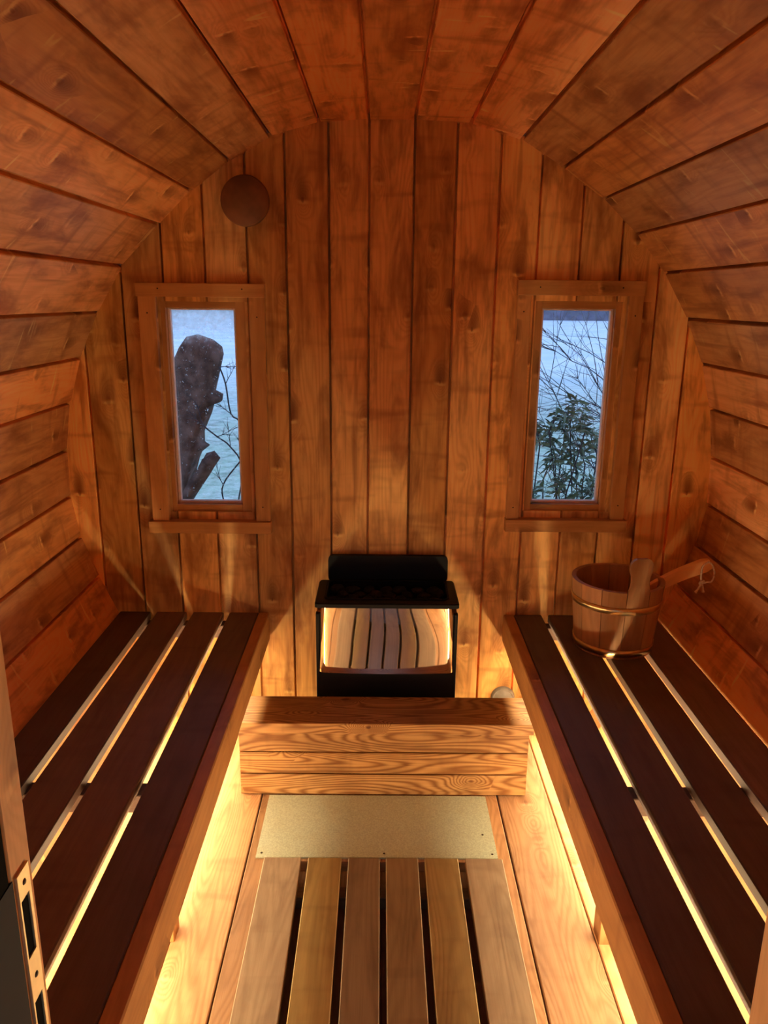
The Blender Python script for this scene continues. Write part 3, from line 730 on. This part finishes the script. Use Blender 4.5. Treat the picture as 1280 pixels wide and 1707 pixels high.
ol2 = [(360, 752), (369, 764), (352, 790), (330, 822), (312, 850), (285, 895), (250, 960), (150, 1190), (128, 1180), (236, 952), (268, 890), (292, 850), (306, 828), (330, 795), (348, 768)]
slab('cut_timber_post', ol2, yl - .2, .09, M_BARK, 'short cut timber leaning below the trunk outside the left window', 'timber')

def branch(mb, p, d, L, r, depth, spread, n=7, sag=0.0, tips=None):
    pts = [Vector(p)]; dd = Vector(d).normalized()
    for k in range(n):
        dd = (dd + Vector((random.gauss(0, .10), random.gauss(0, .06), random.gauss(0, .10) - sag))).normalized()
        pts.append(pts[-1] + dd * (L / n))
    mb.tube(pts, [r * (1 - .65 * k / n) for k in range(n + 1)], 5, caps=False)
    if tips is not None: tips.append((pts[-1], dd))
    if depth > 0:
        for q in range(random.randint(4, 6)):
            k = random.randint(1, n - 1); a = random.uniform(-spread, spread)
            nd = Matrix.Rotation(a, 3, 'Y') @ dd; nd.y += random.uniform(-.3, .3)
            if tips is not None: tips.append((pts[k], nd))
            branch(mb, pts[k], nd, L * random.uniform(.4, .65), r * .6, depth - 1, spread, max(4, n - 1), sag, tips)
# bare shrub outside the right window: long arching twigs coming from the right
random.seed(21)
mb = MB()
base = at(1120, 1000, 4.7); base.z = GZ
for (px0, py0, px1, py1) in ((1075, 900, 905, 560), (1090, 850, 915, 610), (1100, 800, 925, 530), (1060, 930, 985, 525), (1095, 760, 900, 640), (1085, 780, 1005, 530), (1080, 820, 900, 700), (1090, 700, 925, 535), (1075, 880, 1010, 600), (1090, 740, 930, 660)):
    y = random.uniform(4.4, 4.9); a = at(px0, py0, y); b__ = at(px1, py1, y)
    mb.tube(smooth([base + Vector((random.uniform(-.08, .08), random.uniform(-.08, .08), 0)), (base * .4 + a * .6), a], 4), .008, 5, caps=False)
    branch(mb, a, b__ - a, (b__ - a).length * 1.05, .0045, 2, .95, 8, .0)
tag(mb.build('bare_shrub', M_TWIG), 'bare twiggy shrub with dark thin branches behind the leafy bush at the right window', 'shrub')
# leafy evergreen in front of it
random.seed(5)
root = thing('leafy_bush', at(945, 1000, 3.5), 'green leafy bush filling the lower half of the right window', 'bush')
base = at(950, 1000, 3.25); base.z = GZ; root.location = base
mb = MB(); tips = []
for (px, py, L) in ((930, 820, .2), (905, 800, .2), (960, 790, .22), (985, 830, .2), (925, 760, .20), (945, 840, .2), (975, 720, .12), (915, 720, .14), (950, 700, .12), (890, 850, .2), (975, 775, .2), (900, 740, .2), (995, 760, .2), (965, 850, .2), (940, 735, .15)):
    a = at(px, py, random.uniform(3.15, 3.35))
    mb.tube(smooth([base + Vector((random.uniform(-.22, .22), random.uniform(-.1, .1), 0)), base * .45 + a * .55 + Vector((random.uniform(-.09, .09), 0, 0)), a], 4), .0032, 5, caps=False)
    tips.append((a, Vector((0, 0, 1)))); branch(mb, a, Vector((random.uniform(-.5, .5), random.uniform(-.3, .3), 1)), L * .6, .0035, 1, 1.1, 5, 0, tips)
mb.build('stems', M_TWIG, root)
mb = MB()
def leaf(mb, p, d, L):
    d = d.normalized(); s = d.cross(Vector((random.uniform(-1, 1), random.uniform(-1, 1), random.uniform(-.2, 1)))).normalized(); up = s.cross(d)
    rows = [(0, .02), (.25, .75), (.5, 1), (.75, .7), (1, .02)]; base = len(mb.v)
    for t, w_ in rows:
        c = p + d * L * t - Vector((0, 0, 1)) * L * .25 * t * t
        for q in (-1, 0, 1): mb.v.append(tuple(c + s * q * w_ * L * .14 + up * abs(q) * L * .05))
    tn = (random.random(), random.random(), 0)
    for k in range(4):
        for q in range(2):
            A = base + k * 3 + q; mb.poly((A, A + 1, A + 4, A + 3), [(0, 0)] * 4, tn, True)
for p, dd in tips:
    for q in range(4):
        leaf(mb, p + Vector((random.gauss(0, .006), random.gauss(0, .02), random.gauss(0, .006))), Vector((random.gauss(0, 1), random.gauss(0, .7), random.gauss(.1, .6))), random.uniform(.030, .055))
mb.build('foliage', M_LEAF, root, fix=False)
# thin twigs outside the left window
random.seed(9)
mb = MB(); base = at(420, 980, 3.4); base.z = GZ
for pts in ([(395, 900), (404, 785), (384, 745), (362, 728), (342, 712), (335, 700)], [(395, 900), (374, 838), (372, 808), (398, 772), (408, 760)], [(420, 880), (405, 720), (385, 690), (376, 640), (366, 612)]):
    P = [base] + [at(a, b__, 3.4) for a, b__ in pts]
    mb.tube(smooth(P, 4), .0035, 5, caps=False)
    for p in P[3:]: branch(mb, p, Vector((random.uniform(-1, 1), 0, random.uniform(0, 1))), .10, .002, 1, .8, 4)
tag(mb.build('garden_twigs', M_TWIG), 'thin bare twigs rising to the right of the two timbers outside the left window', 'twigs')
